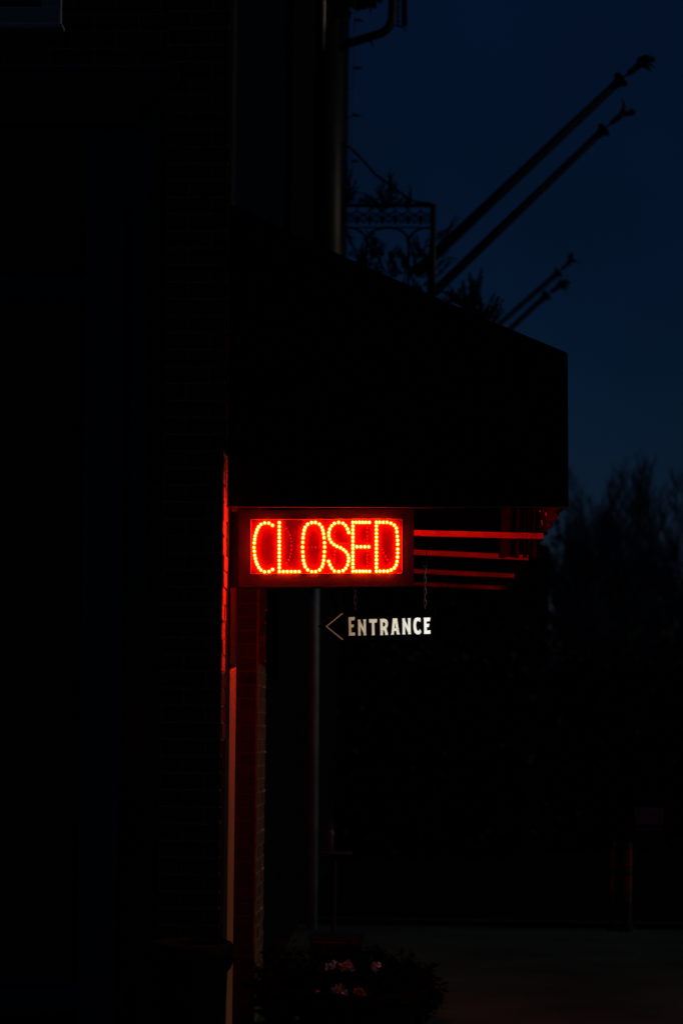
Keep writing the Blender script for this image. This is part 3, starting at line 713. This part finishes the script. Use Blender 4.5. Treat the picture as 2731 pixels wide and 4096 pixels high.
# right side: delineator posts, notice board
def delineator(px, w, Y, label):
    b_ = P(px, 3690, Y); t = thing('marker_post', label, 'marker post', (b_.x, Y, 0), 'banded marker posts at the paving edge')
    r_ = w*Y/F/2; zt_ = P(px, 3375, Y).z
    MB().lathe([(r_*1.8, 0), (r_*1.8, .03), (r_, .05), (r_, zt_), (r_*.6, zt_+.02)], (b_.x, Y, -.0), 20).build('post', IRON, t)
    for (y0_, y1_, m_) in ((3395,3465,BANDO),(3470,3492,BANDW),(3500,3570,BANDO),(3575,3610,BANDW)):
        a, c = P(px, y0_, Y).z, P(px, y1_, Y).z
        MB().lathe([(r_+.002, c), (r_+.002, a)], (b_.x, Y, 0), 20).build('band', m_, t)
delineator(2446, 22, 15.2, 'slimmer banded orange marker post at the edge of the paving')
delineator(2505, 36, 15.2, 'thicker banded orange marker post, nearer the notice board')
a, c = P(2535, 3300, 16), P(2652, 3232, 16)
t = thing('notice_board', 'dull blue board on two legs above the banded marker posts', 'notice board', (a.x, 16, 0))
MB().box(a.x, c.x, 16, 16.03, a.z, c.z).build('panel', BOARD, t, bevel=.004)
MB().box(a.x+.01, c.x-.01, 15.99, 16.02, a.z-.05, a.z-.03).build('ledge', BOARD, t)
for x_ in (a.x+.02, c.x-.02): MB().box(x_-.01, x_+.01, 16.031, 16.05, -.03, a.z+.1).build('leg', IRON, t)

# ------------------------------------------------------------------ hedges and bare trees
def hedge(x0, x1, Y, h_, label):
    t = thing('hedge', label, 'hedge', ((x0+x1)/2, Y, 0), 'dark hedges beyond the paving')
    MB().box(x0+.2, x1-.2, Y+.2, Y+1.0, -.03, h_*.85).build('core', LEAFD, t)
    lf = MB()
    for i in range(int((x1-x0)*h_*70)):
        z = random.uniform(.05, h_)*1.0; p = Vector((random.uniform(x0, x1), Y + random.uniform(0, .6) + .2*(z/h_), z + .25*random.random()**3*(z/h_)))
        lf.leaf(p, (random.uniform(-1,1), random.uniform(-1.2,.2), random.uniform(-.3,1)), random.uniform(.12,.22), .1)
    lf.build('foliage', HEDG, t)
hedge(-1.2, 1.9, 24, 2.9, 'clipped dark hedge behind the hanging board')
hedge(1.9, 4.6, 26, 3.1, 'dark hedge behind the banded marker posts')
hedge(-1.6, 2.9, 33, 6.1, 'taller dark hedge showing above the clipped one')
hedge(2.9, 8.5, 34, 3.6, 'tallest dark hedge at the right edge under the bare trees')
def bare_tree(px, Y, h_, label, seed):
    rnd = random.Random(seed); b0 = P(px, 3000, Y)
    t = thing('bare_tree', label, 'tree', (b0.x, Y, 0), 'wispy trees on the skyline')
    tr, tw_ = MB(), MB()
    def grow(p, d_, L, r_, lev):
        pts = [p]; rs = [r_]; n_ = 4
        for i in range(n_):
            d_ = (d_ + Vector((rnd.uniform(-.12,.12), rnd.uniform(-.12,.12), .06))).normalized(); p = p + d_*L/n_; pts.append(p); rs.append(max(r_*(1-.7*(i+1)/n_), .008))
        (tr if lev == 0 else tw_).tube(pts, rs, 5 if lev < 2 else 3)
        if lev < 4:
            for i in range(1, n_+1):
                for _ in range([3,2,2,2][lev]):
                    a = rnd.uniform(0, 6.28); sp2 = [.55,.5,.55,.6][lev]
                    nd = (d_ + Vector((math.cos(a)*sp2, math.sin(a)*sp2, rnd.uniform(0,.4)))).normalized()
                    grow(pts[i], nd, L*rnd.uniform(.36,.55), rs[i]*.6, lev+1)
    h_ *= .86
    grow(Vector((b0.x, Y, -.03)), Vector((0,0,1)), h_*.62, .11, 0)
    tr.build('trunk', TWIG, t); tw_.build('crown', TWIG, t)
for i, (px, Y, h_, lab) in enumerate([(2345, 40, 7.6, 'bare tree closest to the awning corner on the skyline'), (2440, 43, 7.9, 'bare tree second from the awning corner'),
     (2600, 41, 8.1, 'tall bare tree above the notice board'), (2735, 39, 7.4, 'broad bare tree cut by the right edge'), (2530, 46, 7.3, 'shorter bare tree set back between its neighbours'),
     (2180, 42, 6.6, 'low bare tree half hidden under the awning corner'), (2670, 44, 8.3, 'bare tree crowding the broad one at the right edge')]):
    bare_tree(px, Y, h_, lab, i*13+5)

# ------------------------------------------------------------------ light
w = bpy.data.worlds.new("World"); S.world = w; w.use_nodes = True; nt = w.node_tree; bg = nt.nodes['Background']
sky = nt.nodes.new('ShaderNodeTexSky'); sky.sky_type = 'NISHITA'; sky.sun_disc = False
sky.sun_elevation = R(2.0); sky.sun_rotation = R(285); sky.altitude = 0; sky.air_density = 1; sky.dust_density = .3; sky.ozone_density = 6
mx = nt.nodes.new('ShaderNodeMix'); mx.data_type = 'RGBA'; mx.blend_type = 'MULTIPLY'; mx.inputs[0].default_value = 1
mx.inputs[7].default_value = (2.2, .84, .79, 1)
tcw = nt.nodes.new('ShaderNodeTexCoord'); nzw = nt.nodes.new('ShaderNodeTexNoise'); nzw.inputs['Scale'].default_value = 5; nzw.inputs['Detail'].default_value = 3
nt.links.new(tcw.outputs['Generated'], nzw.inputs['Vector'])
mrw = nt.nodes.new('ShaderNodeMapRange'); mrw.inputs[1].default_value = .3; mrw.inputs[2].default_value = .7; mrw.inputs[3].default_value = .72; mrw.inputs[4].default_value = 1.12
nt.links.new(nzw.outputs['Fac'], mrw.inputs[0])
vs = nt.nodes.new('ShaderNodeVectorMath'); vs.operation = 'SCALE'; nt.links.new(mrw.outputs[0], vs.inputs['Scale'])
nt.links.new(sky.outputs[0], mx.inputs[6]); nt.links.new(mx.outputs[2], vs.inputs[0]); nt.links.new(vs.outputs[0], bg.inputs[0])
bg.inputs[1].default_value = .032
sl = bpy.data.lights.new('street_glow', 'SUN'); sl.energy = .15; sl.angle = R(.5); sl.color = (1, .80, .55)  # warm light standing in for an unseen street lamp on the right
so = bpy.data.objects.new('street_glow', sl); COL.objects.link(so)
d = Vector((-1, .0, -.42)).normalized(); so.rotation_euler = d.to_track_quat('-Z', 'Y').to_euler()

S.view_settings.view_transform = 'Standard'; S.view_settings.look = 'None'; S.view_settings.exposure = 0
S.render.engine = 'CYCLES'
S.cycles.use_denoising = True
S.cycles.max_bounces = 6
S.cycles.sample_clamp_indirect = 3
